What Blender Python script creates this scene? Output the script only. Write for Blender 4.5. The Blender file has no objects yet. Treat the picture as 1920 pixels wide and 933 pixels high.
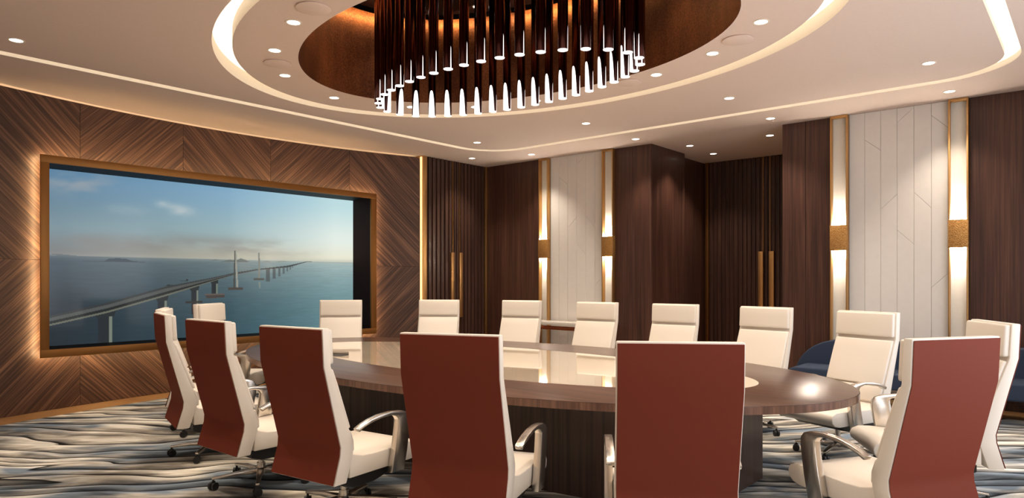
import bpy, bmesh, math, random
import numpy as np
from mathutils import Vector, Matrix

random.seed(7)
SC = bpy.context.scene
COL = SC.collection
PI = math.pi
CEIL = 3.597          # ceiling height (m)
EYE = 1.475           # camera height

# ------------------------------------------------------------------ camera
YAW = math.atan(1098 / 1289.0)
cam_d = bpy.data.cameras.new('camera')
cam = bpy.data.objects.new('camera', cam_d)
COL.objects.link(cam)
cam.location = (0, 0, EYE)
cam.rotation_euler = (PI / 2, 0, YAW)
cam_d.sensor_width = 36.0
cam_d.lens = 1289.0 / 1920 * 36
cam_d.shift_y = 57.5 / 1920
cam_d.clip_start = 0.02
SC.camera = cam

# ------------------------------------------------------------------ view, world, daylight
SC.view_settings.view_transform = 'Standard'
SC.view_settings.look = 'None'
SC.view_settings.gamma = 1.0
SC.view_settings.exposure = 0.16
SC.cycles.use_denoising = True
SC.cycles.max_bounces = 10
SC.cycles.diffuse_bounces = 5
SC.cycles.glossy_bounces = 5
SC.cycles.sample_clamp_indirect = 6.0
SC.cycles.caustics_reflective = False
SC.cycles.caustics_refractive = False
w = bpy.data.worlds.new('sky')
SC.world = w
w.use_nodes = True
w.node_tree.nodes['Background'].inputs[0].default_value = (0.62, 0.74, 0.9, 1)
w.node_tree.nodes['Background'].inputs[1].default_value = 0.8
WARM = (1.0, 0.87, 0.73)
DAY_W = 135.0          # daylight through the window wall on the right
DOWN_W = 80.0          # each recessed downlight
RIM_W = 78.0
dl = bpy.data.lights.new('daylight', 'AREA')
dl.shape = 'RECTANGLE'; dl.size = 6.4; dl.size_y = 2.5
dl.energy = DAY_W; dl.color = (0.97, 0.97, 1.0)
dlo = bpy.data.objects.new('daylight', dl); COL.objects.link(dlo)
dlo.location = (0.80, 4.6, 1.75); dlo.rotation_euler = (0, PI / 2, 0)
dlo.rotation_euler = Vector((-1, 0, 0)).to_track_quat('-Z', 'Y').to_euler()

# ------------------------------------------------------------------ materials
def srgb(r, g, b):
    f = lambda c: (c / 255 / 12.92) if c / 255 <= 0.04045 else ((c / 255 + 0.055) / 1.055) ** 2.4
    return (f(r), f(g), f(b), 1.0)

class NT:
    def __init__(s, name):
        s.m = bpy.data.materials.new(name); s.m.use_nodes = True
        s.t = s.m.node_tree; s.n = s.t.nodes; s.l = s.t.links
        s.bsdf = s.n['Principled BSDF']; s.out = s.n['Material Output']
    def add(s, typ, **kw):
        nd = s.n.new(typ)
        for k, v in kw.items(): setattr(nd, k, v)
        return nd
    def link(s, a, b): s.l.new(a, b)
    def ramp(s, fac, stops, interp='LINEAR'):
        r = s.add('ShaderNodeValToRGB'); r.color_ramp.interpolation = interp
        el = r.color_ramp.elements
        while len(el) > len(stops): el.remove(el[-1])
        while len(el) < len(stops): el.new(0.5)
        for e, (p, c) in zip(el, stops): e.position = p; e.color = c
        s.link(fac, r.inputs[0]); return r.outputs[0]
    def noise(s, vec, scale, detail=4, rough=0.55, dist=0.0):
        nd = s.add('ShaderNodeTexNoise')
        nd.inputs['Scale'].default_value = scale; nd.inputs['Detail'].default_value = detail
        nd.inputs['Roughness'].default_value = rough; nd.inputs['Distortion'].default_value = dist
        s.link(vec, nd.inputs['Vector']); return nd.outputs['Fac']
    def mapping(s, src, scale=(1, 1, 1), rot=(0, 0, 0), loc=(0, 0, 0)):
        m = s.add('ShaderNodeMapping'); m.inputs['Scale'].default_value = scale
        m.inputs['Rotation'].default_value = rot; m.inputs['Location'].default_value = loc
        s.link(src, m.inputs['Vector']); return m.outputs[0]
    def math(s, op, a, b=None, c=None):
        nd = s.add('ShaderNodeMath', operation=op)
        for i, v in enumerate((a, b, c)):
            if v is None: continue
            if isinstance(v, (int, float)): nd.inputs[i].default_value = v
            else: s.link(v, nd.inputs[i])
        return nd.outputs[0]
    def mix(s, fac, a, b, mode='MIX'):
        nd = s.add('ShaderNodeMix', data_type='RGBA', blend_type=mode)
        for i, v in ((0, fac), (6, a), (7, b)):
            if isinstance(v, (int, float)): nd.inputs[i].default_value = v
            elif isinstance(v, tuple): nd.inputs[i].default_value = v
            else: s.link(v, nd.inputs[i])
        return nd.outputs[2]
    def bump(s, h, strength=0.2, dist=0.01):
        b = s.add('ShaderNodeBump'); b.inputs['Strength'].default_value = strength
        b.inputs['Distance'].default_value = dist
        s.link(h, b.inputs['Height']); s.link(b.outputs[0], s.bsdf.inputs['Normal'])
    def set(s, **kw):
        for k, v in kw.items(): s.bsdf.inputs[k.replace('_', ' ')].default_value = v
        return s

def plain(name, col, rough=0.5, metal=0.0, coat=0.0, bump=0.0, bscale=200, spec=0.5):
    t = NT(name); t.set(Base_Color=col, Roughness=rough, Metallic=metal, Coat_Weight=coat)
    t.bsdf.inputs['Specular IOR Level'].default_value = spec
    tc = t.add('ShaderNodeTexCoord')
    nz = t.noise(tc.outputs['Object'], bscale, 3)
    dark = tuple(c * 0.93 for c in col[:3]) + (1,)
    t.link(t.mix(nz, dark, col), t.bsdf.inputs['Base Color'])
    if bump: t.bump(nz, bump, 0.002)
    return t.m

def emit(name, col, strength):
    t = NT(name); t.set(Base_Color=(0.8, 0.78, 0.72, 1), Roughness=0.6)
    t.bsdf.inputs['Emission Color'].default_value = col if len(col) == 4 else (*col, 1)
    t.bsdf.inputs['Emission Strength'].default_value = strength
    return t.m

def wood(name, dark, mid, light, scale, uv=False, rough=0.4, coat=0.1, bump=0.08, contrast=(0.3, 0.5, 0.72), wob=0.0, spec=0.4):
    t = NT(name); tc = t.add('ShaderNodeTexCoord')
    src = tc.outputs['UV' if uv else 'Object']
    v = t.mapping(src, scale)
    n1 = t.noise(v, 1.0, 6, 0.62, wob)
    v2 = t.mapping(src, tuple(a * 0.22 for a in scale), loc=(3.1, 1.7, 5.2))
    n2 = t.noise(v2, 1.0, 3, 0.5)
    f = t.math('ADD', t.math('MULTIPLY', n1, 0.75), t.math('MULTIPLY', n2, 0.28))
    c = t.ramp(f, [(contrast[0], dark), (contrast[1], mid), (contrast[2], light)])
    t.link(c, t.bsdf.inputs['Base Color'])
    t.set(Roughness=rough, Coat_Weight=coat, Coat_Roughness=0.15)
    t.bsdf.inputs['Specular IOR Level'].default_value = spec
    if bump: t.bump(n1, bump, 0.004)
    return t.m

M = {}
M['ceiling'] = plain('ceiling paint', srgb(226, 205, 192), 0.85, bscale=30)
M['white'] = plain('white plaster', srgb(238, 226, 210), 0.8, bscale=30)
M['leather'] = plain('cream leather', srgb(230, 219, 205), 0.42, bump=0.05, bscale=320)
M['red'] = plain('rust red leather', srgb(114, 51, 36), 0.65, bump=0.06, bscale=260, spec=0.12)
M['chrome'] = plain('polished aluminium', srgb(222, 214, 204), 0.26, metal=1.0, bscale=8)
M['black'] = plain('black plastic', srgb(26, 25, 25), 0.5, bscale=80)
M['gold'] = plain('brushed brass', srgb(214, 168, 110), 0.42, metal=1.0, bscale=25)
M['bronze_gold'] = plain('satin bronze', srgb(150, 104, 58), 0.5, metal=1.0, bscale=25)
M['veneer'] = wood('chevron walnut veneer', srgb(42, 27, 21), srgb(80, 55, 43), srgb(136, 101, 78), (0.9, 52, 1), uv=True, rough=0.5, coat=0.0, contrast=(0.36, 0.52, 0.70))
M['walnut'] = wood('dark walnut', srgb(42, 25, 19), srgb(74, 46, 36), srgb(104, 70, 54), (42, 42, 0.8), rough=0.42, contrast=(0.3, 0.52, 0.75))
M['slat'] = wood('dark walnut slats', srgb(40, 26, 21), srgb(66, 44, 36), srgb(92, 64, 50), (30, 30, 0.8), rough=0.4)
M['tabletop'] = wood('walnut tabletop', srgb(44, 29, 23), srgb(74, 49, 38), srgb(98, 69, 54), (1.3, 26, 26), rough=0.28, coat=0.1, bump=0.03, spec=0.3)
M['tableedge'] = wood('walnut edge', srgb(58, 38, 30), srgb(98, 68, 54), srgb(134, 96, 76), (36, 36, 0.6), rough=0.3, coat=0.3)
M['tablebase'] = wood('table base walnut', srgb(40, 29, 25), srgb(68, 50, 43), srgb(92, 70, 58), (38, 38, 0.7), rough=0.35)
M['floorwood'] = wood('oak floor border', srgb(124, 90, 56), srgb(160, 120, 78), srgb(186, 146, 100), (1.2, 1.2, 8), rough=0.4)
M['panel_white'] = plain('white lacquer panel', srgb(234, 227, 219), 0.45, bscale=12, spec=0.4)
M['blue'] = plain('navy velvet', srgb(42, 53, 72), 0.8, bump=0.1, bscale=180, spec=0.3)
M['copper'] = plain('copper', srgb(190, 112, 74), 0.25, metal=1.0, bscale=30)
M['marble'] = plain('pale marble', srgb(222, 214, 202), 0.25, coat=0.3, bscale=4)
M['tube'] = plain('dark bronze tube', srgb(92, 60, 58), 0.16, metal=1.0, bscale=40)
M['bezel'] = plain('black screen bezel', srgb(20, 14, 13), 0.6, bscale=60, spec=0.1)
M['reveal'] = plain('dark red reveal', srgb(40, 18, 16), 0.6, bscale=40, spec=0.1)
M['glow_cove'] = emit('cove light', (1.0, 0.88, 0.70), 1.2)
M['glow_down'] = emit('downlight lens', (1.0, 0.93, 0.84), 6.0)
M['glow_led'] = emit('warm led strip', (1.0, 0.70, 0.36), 52.0)
M['glow_added_recess'] = emit('added amber led', (1.0, 0.62, 0.24), 42.0)  # added source, only to bring orange glow into the upper recess
M['glow_edge'] = emit('warm edge led', (1.0, 0.60, 0.25), 1.15)
M['glow_top'] = emit('warm cove led strip', (1.0, 0.72, 0.42), 4.2)
M['glow_lamp'] = emit('wall lamp led', (1.0, 0.90, 0.76), 430.0)
M['glow_tube'] = emit('chandelier crystal glow', (1.0, 0.92, 0.88), 1.8)

# glass inset of the table: pale stone under glossy glass
t = NT('polished pale glass'); t.set(Base_Color=srgb(205, 186, 164), Roughness=0.05, Coat_Weight=1.0, Coat_Roughness=0.02)
t.bsdf.inputs['Specular IOR Level'].default_value = 0.9
tc = t.add('ShaderNodeTexCoord'); nz = t.noise(tc.outputs['Object'], 3.0, 5, 0.6, 0.8)
t.link(t.ramp(nz, [(0.35, srgb(214, 196, 172)), (0.6, srgb(228, 212, 190))]), t.bsdf.inputs['Base Color'])
M['inset'] = t.m

# hammered gold mosaic
t = NT('hammered gold'); t.set(Metallic=0.85, Roughness=0.5)
tc = t.add('ShaderNodeTexCoord'); vo = t.add('ShaderNodeTexVoronoi'); vo.inputs['Scale'].default_value = 90
t.link(tc.outputs['Object'], vo.inputs['Vector'])
t.link(t.ramp(vo.outputs['Distance'], [(0.0, srgb(232, 190, 122)), (0.5, srgb(186, 138, 80))]), t.bsdf.inputs['Base Color'])
t.bump(vo.outputs['Distance'], 0.5, 0.01)
M['mosaic'] = t.m

# bronze leaf lining of the ceiling recess
t = NT('bronze leaf'); t.set(Metallic=0.6, Roughness=0.38)
tc = t.add('ShaderNodeTexCoord'); n1 = t.noise(tc.outputs['Object'], 55, 4, 0.7)
n2 = t.noise(t.mapping(tc.outputs['Object'], (3, 3, 0.6)), 1.0, 3)
f = t.math('ADD', t.math('MULTIPLY', n1, 0.5), t.math('MULTIPLY', n2, 0.5))
t.link(t.ramp(f, [(0.36, srgb(62, 32, 22)), (0.5, srgb(104, 60, 36)), (0.66, srgb(142, 88, 52))]), t.bsdf.inputs['Base Color'])
t.bump(n1, 0.25, 0.01)
M['leaf'] = t.m

# carpet: flowing banded strokes of cream, grey, charcoal and blue
t = NT('flowing stripe carpet'); tc = t.add('ShaderNodeTexCoord')
src = tc.outputs['Object']
ang = -YAW
base = t.mapping(src, (1, 1, 1), (0, 0, ang))
warp = t.add('ShaderNodeTexNoise'); warp.inputs['Scale'].default_value = 0.55; warp.inputs['Detail'].default_value = 2
t.link(base, warp.inputs['Vector'])
wv = t.add('ShaderNodeVectorMath', operation='MULTIPLY_ADD')
t.link(warp.outputs['Color'], wv.inputs[0]); wv.inputs[1].default_value = (0.8, 0.8, 0); t.link(base, wv.inputs[2])
sep = t.add('ShaderNodeSeparateXYZ'); t.link(wv.outputs[0], sep.inputs[0])
h1 = t.noise(t.mapping(wv.outputs[0], (0.42, 1.5, 1)), 1.0, 2.0, 0.42, 0.35)
h2 = t.noise(t.mapping(wv.outputs[0], (0.9, 4.5, 1), loc=(2, 5, 0)), 1.0, 1.0, 0.4, 0.2)
h = t.math('ADD', t.math('MULTIPLY', sep.outputs[1], 4.1), t.math('MULTIPLY', h1, 5.2))
h = t.math('ADD', h, t.math('MULTIPLY', h2, 0.75))
fine = t.noise(t.mapping(wv.outputs[0], (2.0, 24, 1)), 1.0, 5, 0.65, 0.4)
patch = t.noise(t.mapping(wv.outputs[0], (1.7, 7.0, 1), loc=(1, 8, 0)), 1.0, 4, 0.6, 0.8)
band = t.math('FRACT', h)
g = t.math('ADD', t.math('MULTIPLY', band, 0.62), t.math('MULTIPLY', fine, 0.42))
g = t.math('ADD', g, t.math('SUBTRACT', t.math('MULTIPLY', patch, 1.05), 0.40))
line = t.ramp(band, [(0.0, (0.08, 0.08, 0.08, 1)), (0.045, (0.12, 0.12, 0.12, 1)), (0.15, (1, 1, 1, 1)), (0.965, (1, 1, 1, 1)), (1.0, (0.14, 0.14, 0.14, 1))])
c1 = t.ramp(g, [(0.08, srgb(40, 40, 42)), (0.24, srgb(84, 82, 80)), (0.40, srgb(136, 130, 122)), (0.56, srgb(182, 174, 160)),
                (0.72, srgb(222, 214, 198)), (0.88, srgb(246, 240, 226))])
c1 = t.mix(1.0, c1, line, 'MULTIPLY')
tint = t.noise(t.mapping(wv.outputs[0], (0.7, 1.9, 1), loc=(4, 2, 0)), 1.0, 3, 0.6, 0.5)
c2 = t.mix(t.ramp(tint, [(0.44, (0, 0, 0, 1)), (0.58, (0.9, 0.9, 0.9, 1))]), c1, srgb(104, 128, 158), 'MULTIPLY')
tint2 = t.noise(t.mapping(wv.outputs[0], (0.6, 1.7, 1), loc=(9, 7, 0)), 1.0, 3, 0.6, 0.5)
c3 = t.mix(t.ramp(tint2, [(0.50, (0, 0, 0, 1)), (0.66, (0.8, 0.8, 0.8, 1))]), c2, srgb(112, 108, 104), 'MULTIPLY')
t.link(c3, t.bsdf.inputs['Base Color']); t.set(Roughness=0.95)
t.bsdf.inputs['Specular IOR Level'].default_value = 0.1
pile = t.noise(src, 420, 2)
t.bump(pile, 0.35, 0.004)
M['carpet'] = t.m

# picture shown on the screen: colour attribute, self-lit
t = NT('screen picture'); at = t.add('ShaderNodeVertexColor'); at.layer_name = 'picture'
t.link(at.outputs['Color'], t.bsdf.inputs['Emission Color']); t.bsdf.inputs['Emission Strength'].default_value = 0.86
t.set(Base_Color=(0.01, 0.01, 0.012, 1), Roughness=0.12)
t.bsdf.inputs['Specular IOR Level'].default_value = 0.25
M['picture'] = t.m

# window glass: clear, lets the daylight through
t = NT('window glass'); tr = t.add('ShaderNodeBsdfTransparent'); gl = t.add('ShaderNodeBsdfGlossy')
gl.inputs['Roughness'].default_value = 0.02; mx = t.add('ShaderNodeMixShader'); mx.inputs[0].default_value = 0.06
t.link(tr.outputs[0], mx.inputs[1]); t.link(gl.outputs[0], mx.inputs[2]); t.link(mx.outputs[0], t.out.inputs[0])
M['glass'] = t.m

# ------------------------------------------------------------------ mesh helpers
def mesh_from(bm, name, mat, bevel=0.0, seg=2, smooth=30, bangle=30):
    bmesh.ops.remove_doubles(bm, verts=bm.verts, dist=1e-5)
    bmesh.ops.recalc_face_normals(bm, faces=bm.faces)
    if bevel:
        es = [e for e in bm.edges if len(e.link_faces) == 2 and e.calc_face_angle(0) > math.radians(bangle)]
        bmesh.ops.bevel(bm, geom=es, offset=bevel, segments=seg, profile=0.5, affect='EDGES', clamp_overlap=True)
    me = bpy.data.meshes.new(name); bm.to_mesh(me); bm.free()
    if isinstance(mat, (list, tuple)):
        for m in mat: me.materials.append(m)
    else: me.materials.append(mat)
    if smooth:
        me.shade_smooth(); me.set_sharp_from_angle(angle=math.radians(smooth))
    return me

def link(name, me, parent=None):
    o = bpy.data.objects.new(name, me); COL.objects.link(o)
    if parent is not None: o.parent = parent
    return o

def obj(name, bm, mat, parent=None, **kw):
    return link(name, mesh_from(bm, name, mat, **kw), parent)

def tag(o, label=None, cat=None, group=None, kind=None):
    if label: o['label'] = label
    if cat: o['category'] = cat
    if group: o['group'] = group
    if kind: o['kind'] = kind
    return o

def empty(name, loc=(0, 0, 0), rz=0.0, label=None, cat=None, group=None):
    o = bpy.data.objects.new(name, None); COL.objects.link(o)
    o.empty_display_size = 0.1
    o.location = loc; o.rotation_euler = (0, 0, rz)
    return tag(o, label, cat, group)

def new(): return bmesh.new()

def box(bm, x0, x1, y0, y1, z0, z1):
    v = [bm.verts.new(p) for p in ((x0, y0, z0), (x1, y0, z0), (x1, y1, z0), (x0, y1, z0), (x0, y0, z1), (x1, y0, z1), (x1, y1, z1), (x0, y1, z1))]
    for f in ((3, 2, 1, 0), (4, 5, 6, 7), (0, 1, 5, 4), (1, 2, 6, 5), (2, 3, 7, 6), (3, 0, 4, 7)):
        bm.faces.new([v[i] for i in f])
    return bm

def bx(name, mat, parent, x0, x1, y0, y1, z0, z1, **kw):
    return obj(name, box(new(), x0, x1, y0, y1, z0, z1), mat, parent, **kw)

def prism(bm, pts, axis, a, b):
    """pts: 2-D outline; axis 'x': pts are (y,z); 'y': (x,z); 'z': (x,y)"""
    def P(p, t):
        return {'x': (t, p[0], p[1]), 'y': (p[0], t, p[1]), 'z': (p[0], p[1], t)}[axis]
    A = [bm.verts.new(P(p, a)) for p in pts]; B = [bm.verts.new(P(p, b)) for p in pts]
    n = len(pts)
    bm.faces.new(A[::-1]); bm.faces.new(B)
    for i in range(n): bm.faces.new((A[i], A[(i + 1) % n], B[(i + 1) % n], B[i]))
    return bm

def cyl(bm, c, r0, r1, z0, z1, n=24, axis='z', caps=True):
    def P(a, r, h):
        u, v = r * math.cos(a), r * math.sin(a)
        return {'z': (c[0] + u, c[1] + v, h), 'x': (h, c[0] + u, c[1] + v), 'y': (c[0] + u, h, c[1] + v)}[axis]
    A = [bm.verts.new(P(2 * PI * i / n, r0, z0)) for i in range(n)]
    B = [bm.verts.new(P(2 * PI * i / n, r1, z1)) for i in range(n)]
    for i in range(n): bm.faces.new((A[i], A[(i + 1) % n], B[(i + 1) % n], B[i]))
    if caps: bm.faces.new(A[::-1]); bm.faces.new(B)
    return bm

def ell(cx, cy, a, b, n=128):
    return [(cx + a * math.cos(2 * PI * i / n), cy + b * math.sin(2 * PI * i / n)) for i in range(n)]

def rrect(x0, x1, y0, y1, r, n=12):
    p = []
    for cx, cy, a0 in ((x1 - r, y1 - r, 0), (x0 + r, y1 - r, PI / 2), (x0 + r, y0 + r, PI), (x1 - r, y0 + r, 1.5 * PI)):
        for i in range(n + 1):
            a = a0 + PI / 2 * i / n; p.append((cx + r * math.cos(a), cy + r * math.sin(a)))
    return p

def loop_edges(bm, pts, z):
    v = [bm.verts.new((p[0], p[1], z)) for p in pts]
    return [bm.edges.new((v[i], v[(i + 1) % len(v)])) for i in range(len(v))]

def sheet(bm, loops, z):
    """flat face set bounded by the outer loop, with the other loops as holes"""
    es = []
    for L in loops: es += loop_edges(bm, L, z)
    bmesh.ops.triangle_fill(bm, use_beauty=True, use_dissolve=False, edges=es, normal=(0, 0, -1))
    return bm

def wallstrip(bm, pts, z0, z1):
    A = [bm.verts.new((p[0], p[1], z0)) for p in pts]; B = [bm.verts.new((p[0], p[1], z1)) for p in pts]
    n = len(pts)
    for i in range(n): bm.faces.new((A[i], A[(i + 1) % n], B[(i + 1) % n], B[i]))
    return bm

def ringband(bm, P, Q, z):
    A = [bm.verts.new((p[0], p[1], z)) for p in P]; B = [bm.verts.new((p[0], p[1], z)) for p in Q]
    n = len(P)
    for i in range(n): bm.faces.new((A[i], A[(i + 1) % n], B[(i + 1) % n], B[i]))
    return bm

def copy_tree(o, parent=None):
    c = o.copy(); COL.objects.link(c); c.parent = parent
    for ch in list(o.children): copy_tree(ch, c)
    return c

# ------------------------------------------------------------------ room shell
XL, XR, YF, YB, YA = -8.80, 0.45, -0.55, 9.57, 11.87
AX0, AX1 = -5.30, -3.29            # alcove mouth
FZ = -0.012                        # wooden floor just under the carpet pile
CX0, CY0 = -4.262, 4.77            # centre of the ceiling ovals and of the table

def arcx(y): return -9.36 + (y - 4.77) ** 2 / 18.6
ARC0, ARC1 = 1.60, 7.92

floor = bx('floor', M['floorwood'], None, -10.0, XR + .1, YF - .1, YA + .2, FZ - .1, FZ, smooth=0)
tag(floor, kind='structure')

# ceiling with the oval light groove, the oval recess and the rounded square light slot
ceiling = obj('ceiling', sheet(new(), [[(-10.0, YF - .1), (XR + .1, YF - .1), (XR + .1, YA + .2), (-10.0, YA + .2)],
                                       rrect(-7.875, -0.535, 0.92, 8.655, 0.78)], CEIL), M['ceiling'], None, smooth=0)
tag(ceiling, kind='structure')
OUT = ell(CX0, CY0, 3.064, 2.243); INN = ell(CX0, CY0, 2.872, 2.079); REC = ell(CX0, CY0, 2.255, 1.508)
SLI = rrect(-7.745, -0.665, 1.05, 8.525, 0.65); SLO = rrect(-7.875, -0.535, 0.92, 8.655, 0.78)
obj('ceiling_field', sheet(new(), [SLI, OUT], CEIL), M['ceiling'], ceiling, smooth=0)
obj('oval_ceiling_disc', sheet(new(), [INN, REC], CEIL), M['ceiling'], ceiling, smooth=0)
b = new(); wallstrip(b, OUT, CEIL, CEIL + .13); wallstrip(b, INN, CEIL, CEIL + .13)
obj('oval_groove_side', b, M['white'], ceiling, smooth=60)
obj('oval_groove_light', ringband(new(), OUT, INN, CEIL + .13), M['glow_cove'], ceiling, smooth=0)
b = new(); wallstrip(b, SLO, CEIL, CEIL + .06); wallstrip(b, SLI, CEIL, CEIL + .06)
obj('light_slot_side', b, M['white'], ceiling, smooth=60)
obj('light_slot_strip', ringband(new(), SLO, SLI, CEIL + .06), M['glow_cove'], ceiling, smooth=0)
RZ = 4.60
obj('recess_lining', wallstrip(new(), REC, CEIL, RZ), M['leaf'], ceiling, smooth=60)
b = new(); loop_edges(b, REC, RZ); bmesh.ops.triangle_fill(b, edges=list(b.edges), normal=(0, 0, -1))
obj('recess_top', b, M['walnut'], ceiling, smooth=0)

# added amber led washing the top of the bronze lining, hidden by an added fascia
obj('added_recess_fascia', wallstrip(new(), ell(CX0, CY0, 2.115, 1.368), RZ - .06, RZ), M['bezel'], ceiling, smooth=60)
obj('added_recess_led', wallstrip(new(), ell(CX0, CY0, 2.125, 1.378), RZ - .055, RZ - .02), M['glow_added_recess'], ceiling, smooth=60)

# --- left wall: backing, curved chevron veneer, screen niche, slatted doors
wl = bx('wall_left', M['walnut'], None, -10.0, -9.72, YF - .1, YA + .2, FZ, CEIL, smooth=0)
tag(wl, kind='structure')
bx('wall_return', M['walnut'], wl, -9.72, XL, YF, ARC0 - .02, FZ, CEIL, smooth=0)
bx('wall_return', M['walnut'], wl, -9.72, XL - .03, 8.05, YB + .1, FZ, CEIL, smooth=0)

HY0, HY1, HZ0, HZ1 = 2.46, 7.05, 0.645, 2.835       # opening in the veneer for the screen niche
MIDZ = 1.70
SEAM = [1.60, 2.88, 4.16, 5.44, 6.72, 7.92]
def veneer(y0, y1, z0, z1, sgn):
    """one book-matched sheet of veneer, bent along the curved wall, with the niche cut out"""
    ys = sorted({y0 + .002, y1 - .002, *[y0 + (y1 - y0) * i / 8 for i in range(1, 8)], *[v for v in (HY0, HY1) if y0 + .01 < v < y1 - .01]})
    zs = sorted({z0 + .002, z1 - .002, *[v for v in (HZ0, HZ1) if z0 + .01 < v < z1 - .01]})
    bm = new(); uvl = bm.loops.layers.uv.new('UVMap'); D = 0.02
    def face(ps, q):
        f = bm.faces.new([bm.verts.new(p) for p in ps])
        for lp, (yy, zz) in zip(f.loops, q):
            a = yy * math.cos(0.78) + sgn * zz * math.sin(0.78); c = -yy * math.sin(0.78) + sgn * zz * math.cos(0.78)
            ref = (SEAM.index(y0) % 2)
            lp[uvl].uv = (a, c)
    for i in range(len(ys) - 1):
        for j in range(len(zs) - 1):
            a, b_, c, d = ys[i], ys[i + 1], zs[j], zs[j + 1]
            my, mz = (a + b_) / 2, (c + d) / 2
            if HY0 < my < HY1 and HZ0 < mz < HZ1: continue
            q = [(a, c), (b_, c), (b_, d), (a, d)]
            face([(arcx(p[0]), p[0], p[1]) for p in q], q)
            face([(arcx(p[0]) - D, p[0], p[1]) for p in q[::-1]], q[::-1])
            for (p, r, outer) in ((q[0], q[1], j == 0 or (HY0 < my < HY1 and abs(c - HZ1) < 1e-6)), (q[2], q[3], j == len(zs) - 2 or (HY0 < my < HY1 and abs(d - HZ0) < 1e-6)),
                                  (q[1], q[2], i == len(ys) - 2), (q[3], q[0], i == 0)):
                if outer:
                    face([(arcx(p[0]), *p), (arcx(p[0]) - D, *p), (arcx(r[0]) - D, *r), (arcx(r[0]), *r)], [p, p, r, r])
    bmesh.ops.remove_doubles(bm, verts=bm.verts, dist=1e-5)
    return bm
for i in range(5):
    for z0, z1, up in ((FZ, MIDZ, -1), (MIDZ, CEIL - .036, 1)):
        s = (-1 if i % 2 == 0 else 1) * up
        obj('veneer_panel', veneer(SEAM[i], SEAM[i + 1], z0, z1, s), M['veneer'], wl, smooth=20)
# led hidden on top of the veneer, washing the ceiling
b = new(); N = 40
for i in range(N):
    y0, y1 = ARC0 + (ARC1 - ARC0) * i / N, ARC0 + (ARC1 - ARC0) * (i + 1) / N
    b.faces.new([b.verts.new(p) for p in ((arcx(y0) - .09, y0, CEIL - .056), (arcx(y1) - .09, y1, CEIL - .056), (arcx(y1) - .125, y1, CEIL - .056), (arcx(y0) - .125, y0, CEIL - .056))])
obj('cove_led', b, M['glow_top'], wl, smooth=0)
b = new()
for i in range(N):
    y0, y1 = ARC0 + (ARC1 - ARC0) * i / N, ARC0 + (ARC1 - ARC0) * (i + 1) / N
    prism(b, [(arcx(y0) - .02, y0), (arcx(y1) - .02, y1), (arcx(y1) - .20, y1), (arcx(y0) - .20, y0)], 'z', CEIL - .09, CEIL - .058)
obj('cove_ledge', b, M['walnut'], wl, smooth=0)
# brass post with a led strip at the end of the veneer
bx('brass_post', M['gold'], wl, -8.95, -8.775, 7.955, 8.05, FZ, CEIL, bevel=.003)
bx('edge_led', M['glow_edge'], wl, -8.83, -8.795, 7.935, 7.954, FZ + .02, CEIL - .02, smooth=0)

def slat_bm(bm, along, a0, a1, face, z0, z1, pitch=.085, wd=.055, dep=.025):
    n = int((a1 - a0) / pitch); st = (a1 - a0) / n
    for i in range(n):
        c = a0 + st * (i + .5)
        if along == 'y': box(bm, face, face + dep, c - wd / 2, c + wd / 2, z0, z1)
        else: box(bm, c - wd / 2, c + wd / 2, face - dep, face, z0, z1)
    return bm

# slatted double door in the left wall
d1 = bx('door_1', M['walnut'], None, XL - .028, XL - .001, 8.06, 9.56, FZ, CEIL - .002, smooth=0)
tag(d1, kind='structure')
for a0, a1 in ((8.07, 8.665), (8.86, 9.50)):
    s = obj('door_slats', slat_bm(new(), 'y', a0, a1, XL, FZ, CEIL - .004), M['slat'], d1, smooth=0); s['kind'] = 'stuff'
s = obj('door_slats', slat_bm(new(), 'y', 8.70, 8.83, XL, FZ, CEIL - .004, pitch=.065, wd=.045), M['slat'], d1, smooth=0); s['kind'] = 'stuff'
for y in (8.675, 8.845):
    bx('brass_line', M['gold'], d1, XL, XL + .028, y - .005, y + .005, FZ, CEIL - .004, smooth=0)
for y0, y1 in ((8.605, 8.685), (8.815, 8.895)):
    bx('pull_handle', M['gold'], d1, XL + .026, XL + .06, y0, y1, .80, 1.962, bevel=.004)
bx('trim_1', M['gold'], None, XL, XL + .05, 9.51, 9.565, FZ, CEIL - .002, bevel=.004)
tag(bpy.data.objects['trim_1'], kind='structure')

# --- back wall with the alcove
wb = bx('wall_back', M['walnut'], None, -9.9, AX0, YB + .02, YB + .10, FZ, CEIL, smooth=0)
tag(wb, kind='structure')
bx('wall_section', M['walnut'], wb, AX1, XR + .1, YB + .02, YB + .10, FZ, CEIL, smooth=0)
def wpanel(x0, x1): return bx('walnut_panel', M['walnut'], wb, x0 + .002, x1 - .002, YB, YB + .02, FZ, CEIL - .002, bevel=.002, seg=1, smooth=0)
for x0, x1 in ((-8.795, -8.13), (-8.13, -7.47), (-5.95, -5.63), (-5.63, -5.302), (-3.288, -2.98), (-2.98, -2.65), (-1.14, -.60), (-.60, -.06), (-.06, .44)):
    wpanel(x0, x1)
# alcove: side walls, back, jog
bx('alcove_side', M['walnut'], wb, -5.42, AX0, YB + .10, 10.71, FZ, CEIL, smooth=0)
bx('alcove_side', M['walnut'], wb, -5.60, -5.48, 10.60, YA + .1, FZ, CEIL, smooth=0)
bx('alcove_side', M['walnut'], wb, AX1, AX1 + .12, YB + .10, YA + .1, FZ, CEIL, smooth=0)
bx('alcove_back', M['walnut'], wb, -5.60, AX1, YA, YA + .1, FZ, CEIL, smooth=0)
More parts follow.
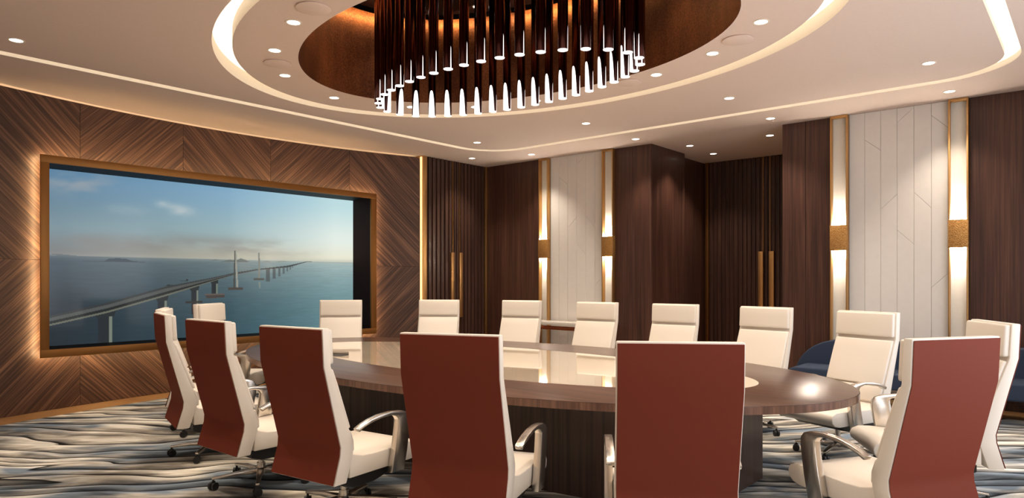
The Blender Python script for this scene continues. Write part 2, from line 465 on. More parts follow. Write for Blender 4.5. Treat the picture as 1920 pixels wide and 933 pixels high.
# narrow fluted strips on the wall beside the alcove mouth
d2 = bx('door_2', M['walnut'], None, -5.37, AX1 - .005, YA - .03, YA - .001, FZ, CEIL - .002, smooth=0)
tag(d2, kind='structure')
for a0, a1 in ((-5.36, -4.43), (-4.25, -3.31)):
    s = obj('door_slats', slat_bm(new(), 'x', a0, a1, YA - .03, FZ, CEIL - .004, pitch=.075, wd=.05), M['slat'], d2, smooth=0); s['kind'] = 'stuff'
s = obj('door_slats', slat_bm(new(), 'x', -4.37, -4.28, YA - .03, FZ, CEIL - .004, pitch=.045, wd=.03), M['slat'], d2, smooth=0); s['kind'] = 'stuff'
for x in (-4.385, -4.265):
    bx('brass_line', M['gold'], d2, x - .004, x + .004, YA - .06, YA - .03, FZ, CEIL - .004, smooth=0)
for x0, x1 in ((-4.46, -4.375), (-4.275, -4.19)):
    bx('pull_handle', M['gold'], d2, x0, x1, YA - .095, YA - .055, .80, 1.96, bevel=.004)
bx('trim_2', M['bronze_gold'], None, -5.44, -5.375, YA - .07, YA - .001, FZ, CEIL - .002, bevel=.004)
tag(bpy.data.objects['trim_2'], kind='structure')

# white plank panels with diagonal joints between the wall lamps
CUTS = [[], [(3.25, 3.10)], [(2.36, 2.53)], [(2.09, 1.91), (3.42, 3.575)], [(2.54, 2.34)], [(1.38, 1.56), (3.45, 3.27)]]
def planks(x0, x1):
    n = 6; wd = (x1 - x0) / n; g = .0028
    for i in range(n):
        a, c = x0 + wd * i + g / 2, x0 + wd * (i + 1) - g / 2
        cuts = [(FZ, FZ)] + sorted(CUTS[i]) + [(CEIL - .002, CEIL - .002)]
        for (l0, r0), (l1, r1) in zip(cuts[:-1], cuts[1:]):
            e0 = g / 2 if l0 != FZ else 0; e1 = g / 2 if l1 < CEIL - .01 else 0
            pts = [(a, l0 + e0), (c, r0 + e0), (c, min(r1, CEIL - .003) - e1), (a, min(l1, CEIL - .003) - e1)]
            obj('white_plank', prism(new(), pts, 'y', YB - .002, YB + .02), M['panel_white'], wb, bevel=.0025, seg=1, smooth=0)
planks(-7.27, -6.16); planks(-2.44, -1.34)

# near and window walls (behind and beside the camera)
wf = bx('wall_front', M['white'], None, -10.0, XR + .1, YF - .1, YF, FZ, CEIL, smooth=0); tag(wf, kind='structure')
wr = bx('wall_right', M['white'], None, XR, XR + .1, YF, 1.3, FZ, CEIL, smooth=0); tag(wr, kind='structure')
bx('wall_section', M['white'], wr, XR, XR + .1, 7.9, YB + .02, FZ, CEIL, smooth=0)
bx('wall_section', M['white'], wr, XR, XR + .1, 1.3, 7.9, FZ, .45, smooth=0)
bx('wall_section', M['white'], wr, XR, XR + .1, 1.3, 7.9, 3.05, CEIL, smooth=0)
for k in range(3):
    y0 = 1.3 + 2.2 * k; y1 = y0 + 2.2
    b = new()
    for a in ((y0, y0 + .06, .45, 3.05), (y1 - .06, y1, .45, 3.05), (y0 + .06, y1 - .06, .45, .51), (y0 + .06, y1 - .06, 2.99, 3.05)):
        box(b, XR + .02, XR + .08, a[0], a[1], a[2], a[3])
    wn = tag(obj('window_%d' % (k + 1), b, M['bezel'], None, smooth=0), kind='structure')
    bx('pane', M['glass'], wn, XR + .045, XR + .055, y0 + .06, y1 - .06, .51, 2.99, smooth=0)
for nm, a in (('baseboard_back', (AX1 + .0, XR, YB - .012, YB, FZ, .07)),):
    tag(bx(nm, M['slat'], None, *a, smooth=0), kind='structure')

# carpet lying inside the wooden border
pts = [(arcx(y) + .47, y) for y in [1.6 + (7.9 - 1.6) * i / 24 for i in range(25)]]
pts = [(XL + .45, YF + .3)] + [(XL + .45, 1.2)] + pts + [(XL + .47, 8.95), (XR - .3, 8.95), (XR - .3, YF + .3)]
car = obj('carpet', prism(new(), pts, 'z', FZ, 0.0), M['carpet'], None, smooth=0)
tag(car, 'wide carpet of flowing grey, cream and slate blue strokes under the table', 'carpet')

# ------------------------------------------------------------------ screen in its brass frame
fr = empty('wall_screen', (-8.95, 4.76, 0.60), 0, 'large wall screen showing a sea bridge, set in a glowing brass frame', 'screen')
def fbx(name, mat, x0, x1, y0, y1, z0, z1, **kw):
    return bx(name, mat, fr, x0 + 8.95, x1 + 8.95, y0 - 4.76, y1 - 4.76, z0 - .60, z1 - .60, **kw)
FY0, FY1, FZ0, FZ1 = 2.42, 7.10, .60, 2.873
IY0, IY1, IZ0, IZ1 = 2.505, 6.99, .690, 2.785
for a in ((FY0, FY1, FZ0, IZ0), (FY0, FY1, IZ1, FZ1), (FY0, IY0, IZ0, IZ1), (IY1, FY1, IZ0, IZ1)):
    fbx('frame_bar', M['bronze_gold'], -8.975, -8.945, *a, bevel=.003)
XS = -9.43
for nm, mt, a in (('niche_top', 'bezel', (IY0 - .03, IY1 + .03, IZ1, IZ1 + .03)), ('niche_sill', 'bezel', (IY0 - .03, IY1 + .03, IZ0 - .03, IZ0)),
                  ('niche_side', 'bezel', (IY0 - .03, IY0, IZ0, IZ1)), ('niche_side', 'reveal', (IY1, IY1 + .03, IZ0, IZ1))):
    fbx(nm, M[mt], XS - .03, -8.976, *a, smooth=0)
fbx('screen_back', M['bezel'], XS - .04, XS - .012, IY0 - .03, IY1 + .03, IZ0 - .03, IZ1 + .03, smooth=0)
for a in ((FY0 + .012, FY0 + .030, FZ0 + .02, FZ1 - .02), (FY1 - .030, FY1 - .012, FZ0 + .02, FZ1 - .02), (FY0 + .03, FY1 - .03, FZ0 + .010, FZ0 + .026), (FY0 + .03, FY1 - .03, FZ1 - .026, FZ1 - .010)):
    fbx('backlight_strip', M['glow_led'], -8.988, -8.978, *a, smooth=0)

def picture():
    NU, NV = 620, 300
    u = np.linspace(0, 1, NU + 1); v = np.linspace(0, 1, NV + 1)
    U, V = np.meshgrid(u, v)
    lerp = lambda a, b, t: a + (b - a) * t[..., None]
    C = lambda *c: np.array([x for x in c], float) / 255
    rng = np.random.default_rng(5)
    def vnoise(X, Y, oct=4):
        out = np.zeros_like(X); amp = 1.0; tot = 0
        for o in range(oct):
            f = 2 ** o; g = rng.random((64, 64))
            xi = np.floor(X * f).astype(int); yi = np.floor(Y * f).astype(int)
            fx = X * f - xi; fy = Y * f - yi; fx = fx * fx * (3 - 2 * fx); fy = fy * fy * (3 - 2 * fy)
            G = lambda a, b: g[b % 64, a % 64]
            out += amp * ((G(xi, yi) * (1 - fx) + G(xi + 1, yi) * fx) * (1 - fy) + (G(xi, yi + 1) * (1 - fx) + G(xi + 1, yi + 1) * fx) * fy)
            tot += amp; amp *= .5
        return out / tot
    sm = lambda a, b, x: np.clip((x - a) / (b - a), 0, 1) ** 2 * (3 - 2 * np.clip((x - a) / (b - a), 0, 1))
    HZ = 0.513
    # sky
    t = sm(HZ, 1.0, V)
    left = lerp(lerp(C(112, 116, 118), C(118, 134, 140), sm(HZ, .66, V)), C(88, 128, 160), sm(.62, .95, V)) if False else None
    def skycol(a, b, c):
        k = sm(HZ, .70, V)[..., None]; k2 = sm(.66, 1.0, V)[..., None]
        return a * (1 - k) * (1 - k2) + b * k * (1 - k2) + c * k2
    s1 = skycol(C(116, 118, 118), C(116, 140, 150), C(92, 130, 160))
    s2 = skycol(C(186, 182, 164), C(160, 186, 190), C(134, 174, 200))
    s3 = skycol(C(238, 236, 214), C(232, 242, 234), C(192, 224, 228))
    a = np.clip(U / .55, 0, 1)[..., None]; b = np.clip((U - .52) / .40, 0, 1)[..., None]
    img = s1 * (1 - a) + s2 * a; img = img * (1 - b) + s3 * b
    # cloud bank and wisps
    n = vnoise(U * 5, V * 9)
    k = sm(.42, .75, n) * np.exp(-((V - .60) / .06) ** 2) * (1 - sm(.6, .95, U)) * .55
    img = lerp(img, C(132, 126, 120) + 0 * img, k)
    n = vnoise(U * 9 + 7, V * 12 + 3)
    k = sm(.3, .6, n) * np.exp(-((U - .09) / .085) ** 2 - ((V - .94) / .07) ** 2) * .75
    img = lerp(img, C(158, 164, 168) + 0 * img, k)
    for cu, cv, su, sv, am in ((.318, .852, .020, .020, .7), (.375, .82, .030, .030, .8), (.352, .84, .022, .018, .5), (.50, .61, .05, .02, .25), (.74, .60, .03, .012, .35), (.22, .80, .05, .03, .25)):
        n = vnoise(U * 40 + cu * 31, V * 40)
        k = np.exp(-((U - cu) / su) ** 2 - ((V - cv) / sv) ** 2) * am * (.4 + .9 * n)
        img = lerp(img, C(196, 204, 204) + 0 * img, np.clip(k, 0, 1))
    # sea
    w1 = lerp(C(40, 48, 55) + 0 * img, C(66, 80, 90), np.clip(V / HZ, 0, 1) ** 2)
    w2 = lerp(C(56, 82, 92) + 0 * img, C(118, 134, 136), np.clip(V / HZ, 0, 1) ** 2)
    w3 = lerp(C(104, 140, 146) + 0 * img, C(170, 190, 188), np.clip(V / HZ, 0, 1) ** 2)
    sea = w1 * (1 - a) + w2 * a; sea = sea * (1 - b) + w3 * b
    sea *= (1 + .10 * (vnoise(U * 26, V * 160, 3) - .5))[..., None]
    img = np.where((V < HZ)[..., None], sea, img)
    haze = np.exp(-((V - HZ) / .018) ** 2) * (.15 + .35 * U)
    img = lerp(img, C(176, 180, 170) + 0 * img, haze)
    def poly(pts, col, soft=1.0):
        nonlocal img
        ins = np.zeros_like(U, bool); m = len(pts)
        for i in range(m):
            (x0, y0), (x1, y1) = pts[i], pts[(i + 1) % m]
            if y0 == y1: continue
            c = ((y0 > V) != (y1 > V)) & (U < (x1 - x0) * (V - y0) / (y1 - y0) + x0)
            ins ^= c
        img = lerp(img, np.array(col) + 0 * img, ins * soft)
    # islands
    poly([(.10, .483), (.162, .486), (.172, .500), (.195, .505), (.218, .501), (.238, .488), (.268, .484), (.268, .481)], C(56, 66, 72), .9)
    poly([(.0, .515), (.05, .522), (.10, .512), (.14, .510)], C(84, 92, 98), .6)
    poly([(.465, .503), (.478, .512), (.492, .504)], C(112, 118, 116), .8)
    poly([(.490, .494), (.522, .511), (.545, .508), (.562, .522), (.578, .512), (.594, .497)], C(106, 112, 108), .9)
    poly([(.634, .497), (.652, .510), (.672, .498)], C(134, 140, 136), .9)
    poly([(.686, .503), (.711, .513), (.734, .504)], C(142, 150, 144), .9)
    poly([(.325, .335), (.335, .347), (.345, .340), (.372, .345), (.372, .337)], C(50, 58, 60))
    poly([(.366, .366), (.386, .370), (.386, .380), (.392, .380), (.392, .366)], C(52, 58, 60))
    # piers, with the lit side face
    def pier(x0, x1, zt, zb, cap=.0, lit=C(120, 128, 116), dk=C(44, 50, 54)):
        poly([(x0, zb), (x0, zt), (x1, zt), (x1, zb)], dk)
        poly([(x1, zb), (x1, zt), (x1 + (x1 - x0) * .32, zt), (x1 + (x1 - x0) * .32, zb + .006)], lit)
        if cap: poly([(x0 - cap, zt + .02), (x1 + cap, zt + .035), (x1 + cap * .7, zt - .012), (x0, zt - .02)], C(46, 52, 54))
    pier(.146, .173, .168, -.01, .02); pier(.304, .324, .256, .05, .012); pier(.402, .418, .318, .15, .01); pier(.466, .480, .362, .262, .008)
    poly([(.384, .236), (.436, .236), (.436, .222), (.384, .222)], C(56, 54, 52))
    poly([(.445, .272), (.508, .274), (.508, .256), (.450, .250)], C(72, 66, 62)); poly([(.445, .280), (.508, .282), (.508, .273), (.445, .272)], C(96, 90, 84))
    for i in range(9):
        x = .650 + .118 * (1 - .84 ** i) / (1 - .84 ** 9); wd = .013 * .84 ** i
        zt = np.interp(x, [.62, .732, .804], [.45, .474, .506]); zb = np.interp(x, [.65, .70, .78], [.362, .405, .500])
        poly([(x, zb), (x, zt), (x + wd, zt), (x + wd, zb)], C(84, 94, 96) * (1 + .05 * i))
    # deck: two carriageways
    px = [-.01, .029, .168, .327, .472, .541, .624, .732, .804, .84]
    pt = [.150, .170, .238, .332, .390, .423, .451, .478, .511, .513]; pb = [.095, .113, .176, .270, .365, .409, .443, .465, .507, .512]
    mid = [t_ * .45 + b_ * .55 for t_, b_ in zip(pt, pb)]; m2 = [t_ * .78 + b_ * .22 for t_, b_ in zip(pt, pb)]; m3 = [t_ * .18 + b_ * .82 for t_, b_ in zip(pt, pb)]
    band = lambda A, B, c, s=1.0: poly(list(zip(px, A)) + list(zip(px, B))[::-1], c, s)
    band(pt, pb, C(58, 62, 62)); band(m2, mid, C(84, 88, 86)); band(mid, m3, C(42, 46, 46)); band(m3, pb, C(120, 122, 108), .8)
    # pylons
    poly([(.540, .573), (.546, .575), (.553, .32), (.547, .318)], C(150, 152, 140)); poly([(.540, .573), (.543, .574), (.543, .318), (.536, .315)], C(74, 76, 72))
    poly([(.518, .322), (.568, .322), (.568, .306), (.518, .304)], C(78, 72, 66))
    poly([(.622, .564), (.627, .565), (.629, .372), (.621, .372)], C(128, 130, 122)); poly([(.606, .386), (.642, .386), (.642, .372), (.606, .370)], C(86, 84, 78))
    poly([(.622, .36), (.630, .36), (.629, .315), (.625, .312)], C(150, 158, 140), .5)
    img = np.clip(img, 0, 1)
    lin = np.where(img <= .04045, img / 12.92, ((img + .055) / 1.055) ** 2.4)
    co = np.stack([np.zeros_like(U), IY0 - 4.76 + U * (IY1 - IY0), IZ0 - .60 + V * (IZ1 - IZ0)], -1).reshape(-1, 3)
    co[:, 0] = XS + 8.95 + .002
    idx = np.arange((NU + 1) * (NV + 1)).reshape(NV + 1, NU + 1)
    q = np.stack([idx[:-1, :-1], idx[:-1, 1:], idx[1:, 1:], idx[1:, :-1]], -1).reshape(-1)
    me = bpy.data.meshes.new('screen_panel')
    me.vertices.add(len(co)); me.vertices.foreach_set('co', co.ravel())
    nf = NU * NV; me.loops.add(nf * 4); me.loops.foreach_set('vertex_index', q.astype(np.int32))
    me.polygons.add(nf); me.polygons.foreach_set('loop_start', (np.arange(nf) * 4).astype(np.int32))
    me.update(calc_edges=True); me.validate()
    ca = me.color_attributes.new('picture', 'FLOAT_COLOR', 'POINT')
    ca.data.foreach_set('color', np.concatenate([lin.reshape(-1, 3), np.ones((len(co), 1))], 1).astype(np.float32).ravel())
    me.materials.append(M['picture'])
    return me
link('screen_panel', picture(), fr)

# ------------------------------------------------------------------ wall lamps
def wall_lamp(x0, x1, label):
    o = empty('wall_lamp', ((x0 + x1) / 2, YB, FZ), 0, label, 'wall lamp', 'tall brass framed wall lamps')
    h = (x1 - x0) / 2; T = CEIL - FZ - .004
    bx('back_plate', M['white'], o, -h + .016, h - .016, -.004, .02, 0, T, smooth=0)
    for a in ((-h, -h + .018), (h - .018, h)):
        bx('frame_bar', M['gold'], o, a[0], a[1], -.085, .02, 0, T, bevel=.002)
    bx('frame_bar', M['gold'], o, -h + .018, h - .018, -.085, .02, T - .03, T, bevel=.002)
    bx('mosaic_band', M['mosaic'], o, -h - .002, h + .002, -.092, -.004, 1.85 - FZ, 2.18 - FZ, bevel=.003)
    for z in (2.181 - FZ, 1.839 - FZ):
        bx('led_strip', M['glow_lamp'], o, -h + .022, h - .022, -.082, -.040, z, z + .008, smooth=0)
    return o
wall_lamp(-7.47, -7.27, 'tall brass framed wall lamp at the far end, above the end of the console')
wall_lamp(-6.16, -5.95, 'tall brass framed wall lamp just before the dark panels of the alcove')
wall_lamp(-2.65, -2.44, 'tall brass framed wall lamp behind the blue sofa end')
wall_lamp(-1.34, -1.14, 'tall brass framed wall lamp nearest the right edge of the view')

# ------------------------------------------------------------------ downlights and speakers
bm_ = new(); P = ell(0, 0, .066, .066, 32); Q = ell(0, 0, .052, .052, 32)
ringband(bm_, P, Q, -.004); wallstrip(bm_, P, -.004, .0); wallstrip(bm_, Q, -.004, .006)
me_rim = mesh_from(bm_, 'rim', M['white'], smooth=40)
bm_ = new(); cyl(bm_, (0, 0), .052, .052, -.0015, .004, 32); me_lens = mesh_from(bm_, 'lens', M['glow_down'], smooth=40)
def spot_data(name, W, ang, blend):
    l = bpy.data.lights.new(name, 'SPOT'); l.energy = W; l.spot_size = math.radians(ang); l.spot_blend = blend
    l.color = WARM; l.shadow_soft_size = .05; return l
L_MAIN = spot_data('downlight_beam', DOWN_W, 118, .8)
L_RIM = spot_data('downlight_beam_rim', RIM_W, 92, .75)
def downlight(x, y, label, group, beam, z=CEIL):
    o = empty('downlight', (x, y, z), 0, label, 'downlight', group)
    link('rim', me_rim, o); link('lens', me_lens, o)
    s = bpy.data.objects.new('beam', beam); COL.objects.link(s); s.parent = o; s.location = (0, 0, -.02)
ORD = ['first', 'second', 'third', 'fourth', 'fifth', 'sixth', 'seventh', 'eighth', 'ninth', 'tenth', 'eleventh', 'twelfth', 'thirteenth']
disc = [(-5.05, 3.15), (-5.80, 3.42), (-6.43, 3.91), (-6.78, 4.76), (-6.42, 5.63), (-5.82, 6.14), (-5.07, 6.39), (-3.48, 6.39), (-2.75, 6.13), (-2.11, 5.64)]
for i, (x, y) in enumerate(disc):
    downlight(x, y, 'round downlight on the oval ceiling disc, %s clockwise from the upper left' % ORD[i], 'downlights on the oval ceiling disc', L_MAIN)
for i, (x, y) in enumerate(((-1.80, 4.77), (-2.11, 3.9), (-2.75, 3.4))):
    downlight(x, y, 'round downlight on the near right side of the oval disc, %s towards the viewer' % ORD[i], 'downlights on the near side of the disc', L_MAIN)
for i, (x, y) in enumerate([(-7.30, 1.79), (-7.31, 7.75), (-5.29, 7.76), (-3.28, 7.77), (-1.26, 7.78)]):
    downlight(x, y, ['downlight alone near the light slot above the left end of the screen wall', 'downlight inside the light slot near its far rounded corner',
                     'downlight inside the light slot, above the white panel beside the console', 'downlight inside the light slot, above the alcove',
                     'downlight inside the light slot near its right rounded corner'][i], 'downlights between the oval and the slot', L_MAIN)
for i, (x, y) in enumerate(((-5.29, 1.79), (-3.28, 1.79), (-1.26, 1.79))):
    downlight(x, y, 'downlight overhead on the near side of the room, %s from the screen wall' % ORD[i], 'near downlights out of view', L_MAIN)
for i, (x, y) in enumerate([(-8.33, 8.70), (-7.31, 9.09), (-5.31, 9.11), (-3.28, 9.10), (-1.27, 9.10)]):
    downlight(x, y, ['downlight outside the slot in front of the slatted door beside the screen wall', 'downlight close to the back wall before the first wall lamp',
                     'downlight close to the dark panel on the far side of the alcove', 'downlight close to the dark panel on the near side of the alcove',
                     'downlight close to the wall above the last wall lamp'][i], 'downlights along the back wall', L_RIM)
for i, (x, y) in enumerate([(-4.92, 10.12), (-4.93, 11.02), (-3.67, 10.16)]):
    downlight(x, y, ['front downlight on the far side of the alcove ceiling', 'deepest downlight in the alcove before the slatted door', 'front downlight on the near side of the alcove ceiling'][i], 'downlights in the alcove', L_RIM)
bm_ = new(); cyl(bm_, (0, 0), .135, .13, -.012, .0, 40); me_spk = mesh_from(bm_, 'ceiling_speaker', M['ceiling'], bevel=.004, smooth=40)
for i, (x, y) in enumerate([(-4.66, 3.08), (-6.12, 3.64), (-2.42, 5.92), (-3.84, 6.44)]):
    o = link('ceiling_speaker', me_spk); o.location = (x, y, CEIL)
    tag(o, ['flush round ceiling speaker beside the first disc downlight at the upper left', 'flush round ceiling speaker between two disc downlights on the left',
            'flush round ceiling speaker between the two right disc downlights', 'flush round ceiling speaker at the disc edge behind the chandelier'][i], 'speaker', 'flush speakers in the oval disc')

# lamps up in the recess
L_REC = spot_data('recess_beam', 40, 84, .9); L_REC.color = (1.0, .72, .42)
for k in range(10):
    a = 2 * PI * (k + .5) / 10
    downlight(CX0 + 1.94 * math.cos(a), CY0 + 1.20 * math.sin(a), 'small downlight high in the bronze recess, %s around the chandelier from the right end' % ORD[k], 'downlights in the bronze recess', L_REC, RZ)

# ------------------------------------------------------------------ chandelier
ch = empty('chandelier', (CX0, CY0, CEIL), 0, 'oval chandelier of hanging dark bronze tubes with glowing cut ends', 'chandelier')
ZB = 3.25 - CEIL; ZT = RZ - CEIL
def tube_mesh():
    bm = new(); n = 72; R = .041; th = 52.0; Hc = .27
    top, low = [], []
    for i in range(n):
        deg = 360.0 * i / n; d = abs((deg + 180) % 360 - 180); a = math.radians(deg)      # angle from the inward side (+x)
        h = ZB + .003
        if d < th: h += Hc * (1 - (d / th) ** 3)                  # slanted opening on the inner side
        elif abs(d - 103) < 7: h += .22 * (1 - abs(d - 103) / 12)   # slim slit either side of the outer face
        top.append(bm.verts.new((R * math.cos(a), R * math.sin(a), ZT - .002))); low.append(bm.verts.new((R * math.cos(a), R * math.sin(a), h)))
    for i in range(n): bm.faces.new((low[i], low[(i + 1) % n], top[(i + 1) % n], top[i]))
    return mesh_from(bm, 'tube', M['tube'], smooth=60)
me_tube = tube_mesh()
bm_ = new(); cyl(bm_, (0, 0), .0395, .0395, ZB, ZB + .30, 36); me_core = mesh_from(bm_, 'light_core', M['glow_tube'], smooth=50)
bx('canopy', M['bezel'], ch, -1.6, 1.6, -.85, .85, ZT - .03, ZT - .001, bevel=.005)
# equal spacing along the oval
A_, B_ = 1.474, .702; NT_ = 40
th = np.linspace(0, 2 * PI, 4001); ds = np.hypot(np.diff(A_ * np.cos(th)), np.diff(B_ * np.sin(th))); S = np.concatenate([[0], np.cumsum(ds)])
for k in range(NT_):
    a = float(np.interp(S[-1] * (k + .5) / NT_, S, th))
    o = link('tube', me_tube, ch); o.location = (A_ * math.cos(a), B_ * math.sin(a), 0)
    o.rotation_euler = (0, 0, math.atan2(-math.sin(a) / B_, -math.cos(a) / A_))
    link('light_core', me_core, o)

# ------------------------------------------------------------------ conference table
TX, TY = -4.265, 4.64
tb = empty('conference_table', (TX, TY, 0), 0, 'big oval walnut conference table with a polished pale glass centre', 'table')
b = new(); E0 = ell(0, 0, 3.118, 1.612, 160)
prism(b, E0, 'z', .700, .750)
obj('tabletop', b, M['tabletop'], tb, bevel=.004, seg=2, smooth=30, bangle=50)
b = new(); wallstrip(b, ell(0, 0, 3.1205, 1.6145, 160), .701, .7465)
obj('edge_band', b, M['tableedge'], tb, smooth=60)
b = new(); prism(b, ell(.015, .007, 2.47, .96, 128), 'z', .7502, .7512)
obj('glass_inset', b, M['inset'], tb, smooth=30)
OCT = [(-2.37, .46), (-2.37, -.44), (-2.17, -.72), (-.82, -.90), (.82, -.90), (2.17, -.72), (2.37, -.44), (2.37, .46), (2.17, .72), (.82, .90), (-.82, .90), (-2.17, .72)]
for i in range(len(OCT)):
    p, q = Vector(OCT[i]), Vector(OCT[(i + 1) % len(OCT)])
    nrm = Vector((-(q - p).y, (q - p).x)).normalized()
    if nrm.dot((p + q) / 2) > 0: nrm = -nrm
    e = (q - p).normalized() * .002
    b = prism(new(), [tuple(p + e), tuple(q - e), tuple(q - e + nrm * .04), tuple(p + e + nrm * .04)], 'z', .0, .699)
    obj('base_panel', b, M['tablebase'], tb, bevel=.002, seg=1, smooth=0)
sk = bx('socket_box', M['black'], None, -.17, .17, -.06, .06, .0, .004, bevel=.001)
sk.location = (-5.62, 3.90, .7514); sk.rotation_euler = (0, 0, .35)
tag(sk, 'slim black cable socket set on the left part of the glass centre', 'socket')
bx('lid', M['chrome'], sk, -.17, .17, .055, .062, .0, .03, bevel=.001)

# ------------------------------------------------------------------ chairs
def offset_poly(rear, T):
    """front line of a back shell: rear profile moved forward, thickness T per point"""
    return [(y + t, z) for (y, z), t in zip(rear, T)]
REAR = [(-.419, 1.20), (-.408, .983), (-.281, .505), (-.285, .455), (-.333, .29)]
W2 = .28
def chair_proto():
    c = empty('conference_chair')
    b = new(); front = offset_poly(REAR, [.05, .052, .10, .10, .095])
    prism(b, REAR + front[::-1], 'x', -W2, W2)
    obj('back_shell', b, M['leather'], c, bevel=.007, seg=2, smooth=30, bangle=40)
    b = new(); r2 = [(y - .006, z) for y, z in REAR]; r2[0] = (r2[0][0], 1.192); r2[-1] = (r2[-1][0], .296)
    prism(b, r2 + [(y + .004, z) for y, z in r2][::-1], 'x', -W2 + .005, W2 - .005)
    o = obj('back_panel', b, M['red'], c, bevel=.002, seg=1, smooth=40, bangle=50); o['label'] = 'rust red leather back'
    # cushions on the front
    F = {z: y for y, z in front}
    hz = [1.192, 1.10, 1.03, .992]
    fy = lambda z: float(np.interp(z, [p[1] for p in front][::-1], [p[0] for p in front][::-1]))
    b = new(); prism(b, [(fy(z) - .004, z) for z in hz] + [(fy(z) + .034, z) for z in hz][::-1], 'x', -W2 + .012, W2 - .012)
    obj('headrest', b, M['leather'], c, bevel=.012, seg=3, smooth=50, bangle=50)
    cz = [.966, .88, .73, .602]
    b = new(); prism(b, [(fy(z) - .004, z) for z in cz] + [(fy(z) + (.026 if z < .95 else .022), z) for z in cz][::-1], 'x', -W2 + .012, W2 - .012)
    obj('back_cushion', b, M['leather'], c, bevel=.012, seg=3, smooth=50, bangle=60)
    b = new(); lz = [.590, .52, .462]; prism(b, [(fy(z) - .004, z) for z in lz] + [(fy(z) + .020, z) for z in lz][::-1], 'x', -W2 + .012, W2 - .012)
    obj('lumbar_cushion', b, M['leather'], c, bevel=.009, seg=2, smooth=50, bangle=60)
    sec = [(-.205, .308), (.33, .308), (.385, .318), (.418, .345), (.425, .378), (.41, .408), (.37, .426), (.30, .428), (.15, .420), (0, .418), (-.10, .424), (-.17, .442), (-.205, .465)]
    b = new(); prism(b, sec, 'x', -.27, .27)
    obj('seat', b, M['leather'], c, bevel=.006, seg=2, smooth=50, bangle=60)
    b = new(); prism(b, [(-.20, .306), (.30, .306), (.22, .262), (.05, .225), (-.12, .225), (-.20, .25)], 'x', -.22, .22)
    obj('seat_pan', b, M['black'], c, bevel=.006, seg=1, smooth=0)
    arm = [(.10, .275), (.215, .275), (.245, .40), (.272, .56), (.268, .605), (.245, .632), (.20, .648), (.10, .657), (.0, .652), (-.08, .638), (-.14, .620), (-.185, .600),
           (-.172, .578), (-.12, .602), (-.05, .620), (.03, .632), (.10, .634), (.145, .622), (.163, .600), (.158, .55), (.135, .42)]
    for s in (-1, 1):
        b = new(); prism(b, arm, 'x', s * .274, s * .318)
        obj('armrest', b, M['chrome'], c, bevel=.006, seg=2, smooth=40, bangle=35)
    b = new(); cyl(b, (0, 0), .021, .021, .13, .235, 20); cyl(b, (0, 0), .030, .030, .085, .15, 20)
    obj('gas_column', b, M['chrome'], c, smooth=40)
    b = new(); cyl(b, (0, 0), .046, .040, .070, .115, 24)
    obj('base_hub', b, M['chrome'], c, bevel=.004, smooth=40)
    b = new(); vs = []
    for x, wd, z0, z1 in ((.03, .024, .074, .112), (.18, .019, .080, .104), (.335, .013, .072, .088)):
        vs.append([b.verts.new((x, s * wd, z)) for s, z in ((-1, z0), (1, z0), (1, z1), (-1, z1))])
    for u, v in zip(vs[:-1], vs[1:]):
        for i in range(4): b.faces.new((u[i], u[(i + 1) % 4], v[(i + 1) % 4], v[i]))
    b.faces.new(vs[0][::-1]); b.faces.new(vs[-1])
    leg_me = mesh_from(b, 'base_leg', M['chrome'], bevel=.004, seg=2, smooth=40)
    b = new(); cyl(b, (0, .028), .028, .028, -.024, -.006, 18, axis='y'); cyl(b, (0, .028), .028, .028, .006, .024, 18, axis='y')
    box(b, -.014, .014, -.006, .006, .02, .062); cyl(b, (0, 0), .008, .008, .05, .078, 10)
    cas_me = mesh_from(b, 'caster', M['black'], smooth=40)
    for k in range(5):
        a = PI / 2 + 2 * PI * k / 5 + .35
        l = link('base_leg', leg_me, c); l.rotation_euler = (0, 0, a)
        w_ = link('caster', cas_me, l); w_.location = (.325, 0, 0); w_.rotation_euler = (0, 0, 1.1 + 1.3 * k)
    return c
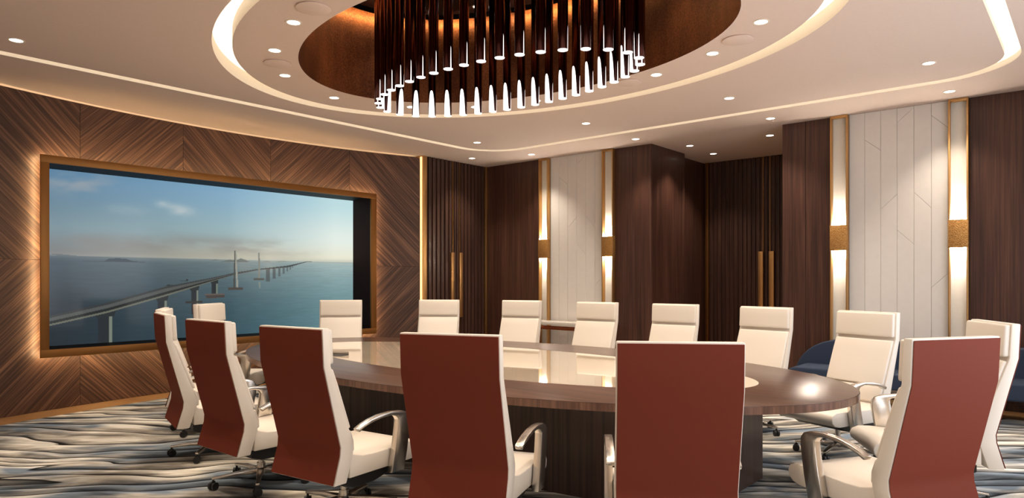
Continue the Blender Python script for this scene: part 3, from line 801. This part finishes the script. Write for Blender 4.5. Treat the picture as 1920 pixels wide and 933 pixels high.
SEATS = [
 (-1.637, 3.136, 124.3, 'white chair with rust red back seen squarely, second from the right in the near row'),
 (-2.660, 2.840, 110.8, 'white chair with its rust red back to the viewer, right of the centre of the near row, one armrest showing on the right'),
 (-3.635, 2.624, 97.2, 'white chair with rust red back, curved chrome armrest beside the dark table base'),
 (-4.635, 2.625, 90.5, 'white chair with narrow rust red back, chrome column and casters showing on the carpet'),
 (-5.728, 2.810, 75.3, 'white chair seen almost edge on, thin sliver of red back before the screen'),
 (-0.865, 4.086, 148.6, 'white chair with bright rust red back and chrome armrest nearest the right edge'),
 (-7.518, 4.005, 34.5, 'cream chair at the left table end, headrest above the narrow red back'),
 (-6.660, 3.200, 60.0, 'cream chair mostly hidden behind the edge-on chair in front of the screen'),
 (-7.530, 5.356, -40.0, 'cream chair facing the viewer in front of the right end of the screen'),
 (-6.668, 6.230, -54.7, 'cream chair facing the viewer in front of the lit brass post and slatted door'),
 (-5.736, 6.696, -73.1, 'cream chair facing the viewer in front of the plain dark panel left of the console'),
 (-4.658, 6.732, -86.0, 'cream chair facing the viewer in front of the console and white panel'),
 (-3.647, 6.763, -89.0, 'cream chair facing the viewer in front of the alcove corner'),
 (-2.630, 6.605, -100.0, 'cream chair facing the viewer in front of the alcove door handles'),
 (-1.670, 6.203, -112.0, 'cream chair facing the viewer beside the blue sofa, seat showing past the table'),
 (-0.864, 5.337, -150.9, 'cream chair turned sideways at the right table end, white side showing'),
]
SEATS[1] = (-2.660, 2.840, 110.8, 'white chair with its broad rust red back before the table centre, one armrest showing')
proto = chair_proto()
for i, (x, y, f, lab) in enumerate(SEATS):
    o = proto if i == 0 else copy_tree(proto)
    o.location = (x, y, 0); o.rotation_euler = (0, 0, math.radians(f - 90))
    tag(o, lab, 'chair', 'high-back chairs around the conference table')

# ------------------------------------------------------------------ console and sofa at the back wall
cs = empty('console_table', (-6.71, YB - .24, FZ), 0, 'slim console with a pale marble top and copper rails under the wall lamps', 'console')
bx('marble_top', M['marble'], cs, -.76, .76, -.20, .17, .735, .785, bevel=.004)
for z in (.655,):
    b = new(); box(b, -.74, .74, -.185, -.165, z, z + .035); box(b, -.74, .74, .135, .155, z, z + .035); obj('rail', b, M['copper'], cs, smooth=0)
for x in (-.74, .71):
    for y in (-.185, .125): bx('leg', M['copper'], cs, x, x + .03, y, y + .03, 0, .735, bevel=.002)

sf = empty('sofa', (-1.42, 9.02, FZ), 0, 'long navy blue sofa with rounded ends along the back wall', 'sofa')
def arch(x0, x1, zl, zt, r, n=10):
    p = [(x0, zl), (x1, zl)]
    for i in range(n + 1):
        a = PI / 2 * i / n; p.append((x1 - r + r * math.cos(a), zl + (zt - zl) * math.sin(a)))
    for i in range(n + 1):
        a = PI / 2 + PI / 2 * i / n; p.append((x0 + r + r * math.cos(a), zl + (zt - zl) * math.sin(a)))
    return p
b = new(); prism(b, arch(-1.53, 1.53, .28, .752, .58)[1:], 'y', .02, .24); obj('backrest', b, M['blue'], sf, bevel=.02, seg=3, smooth=40)
b = new(); prism(b, arch(-1.50, 1.50, .26, .44, .16), 'y', -.50, .03); obj('seat_cushion', b, M['blue'], sf, bevel=.03, seg=3, smooth=40)
for x in (-1.35, 1.32):
    for y in (-.04, .19): bx('leg', M['chrome'], sf, x, x + .025, y, y + .025, 0, .275, smooth=0)
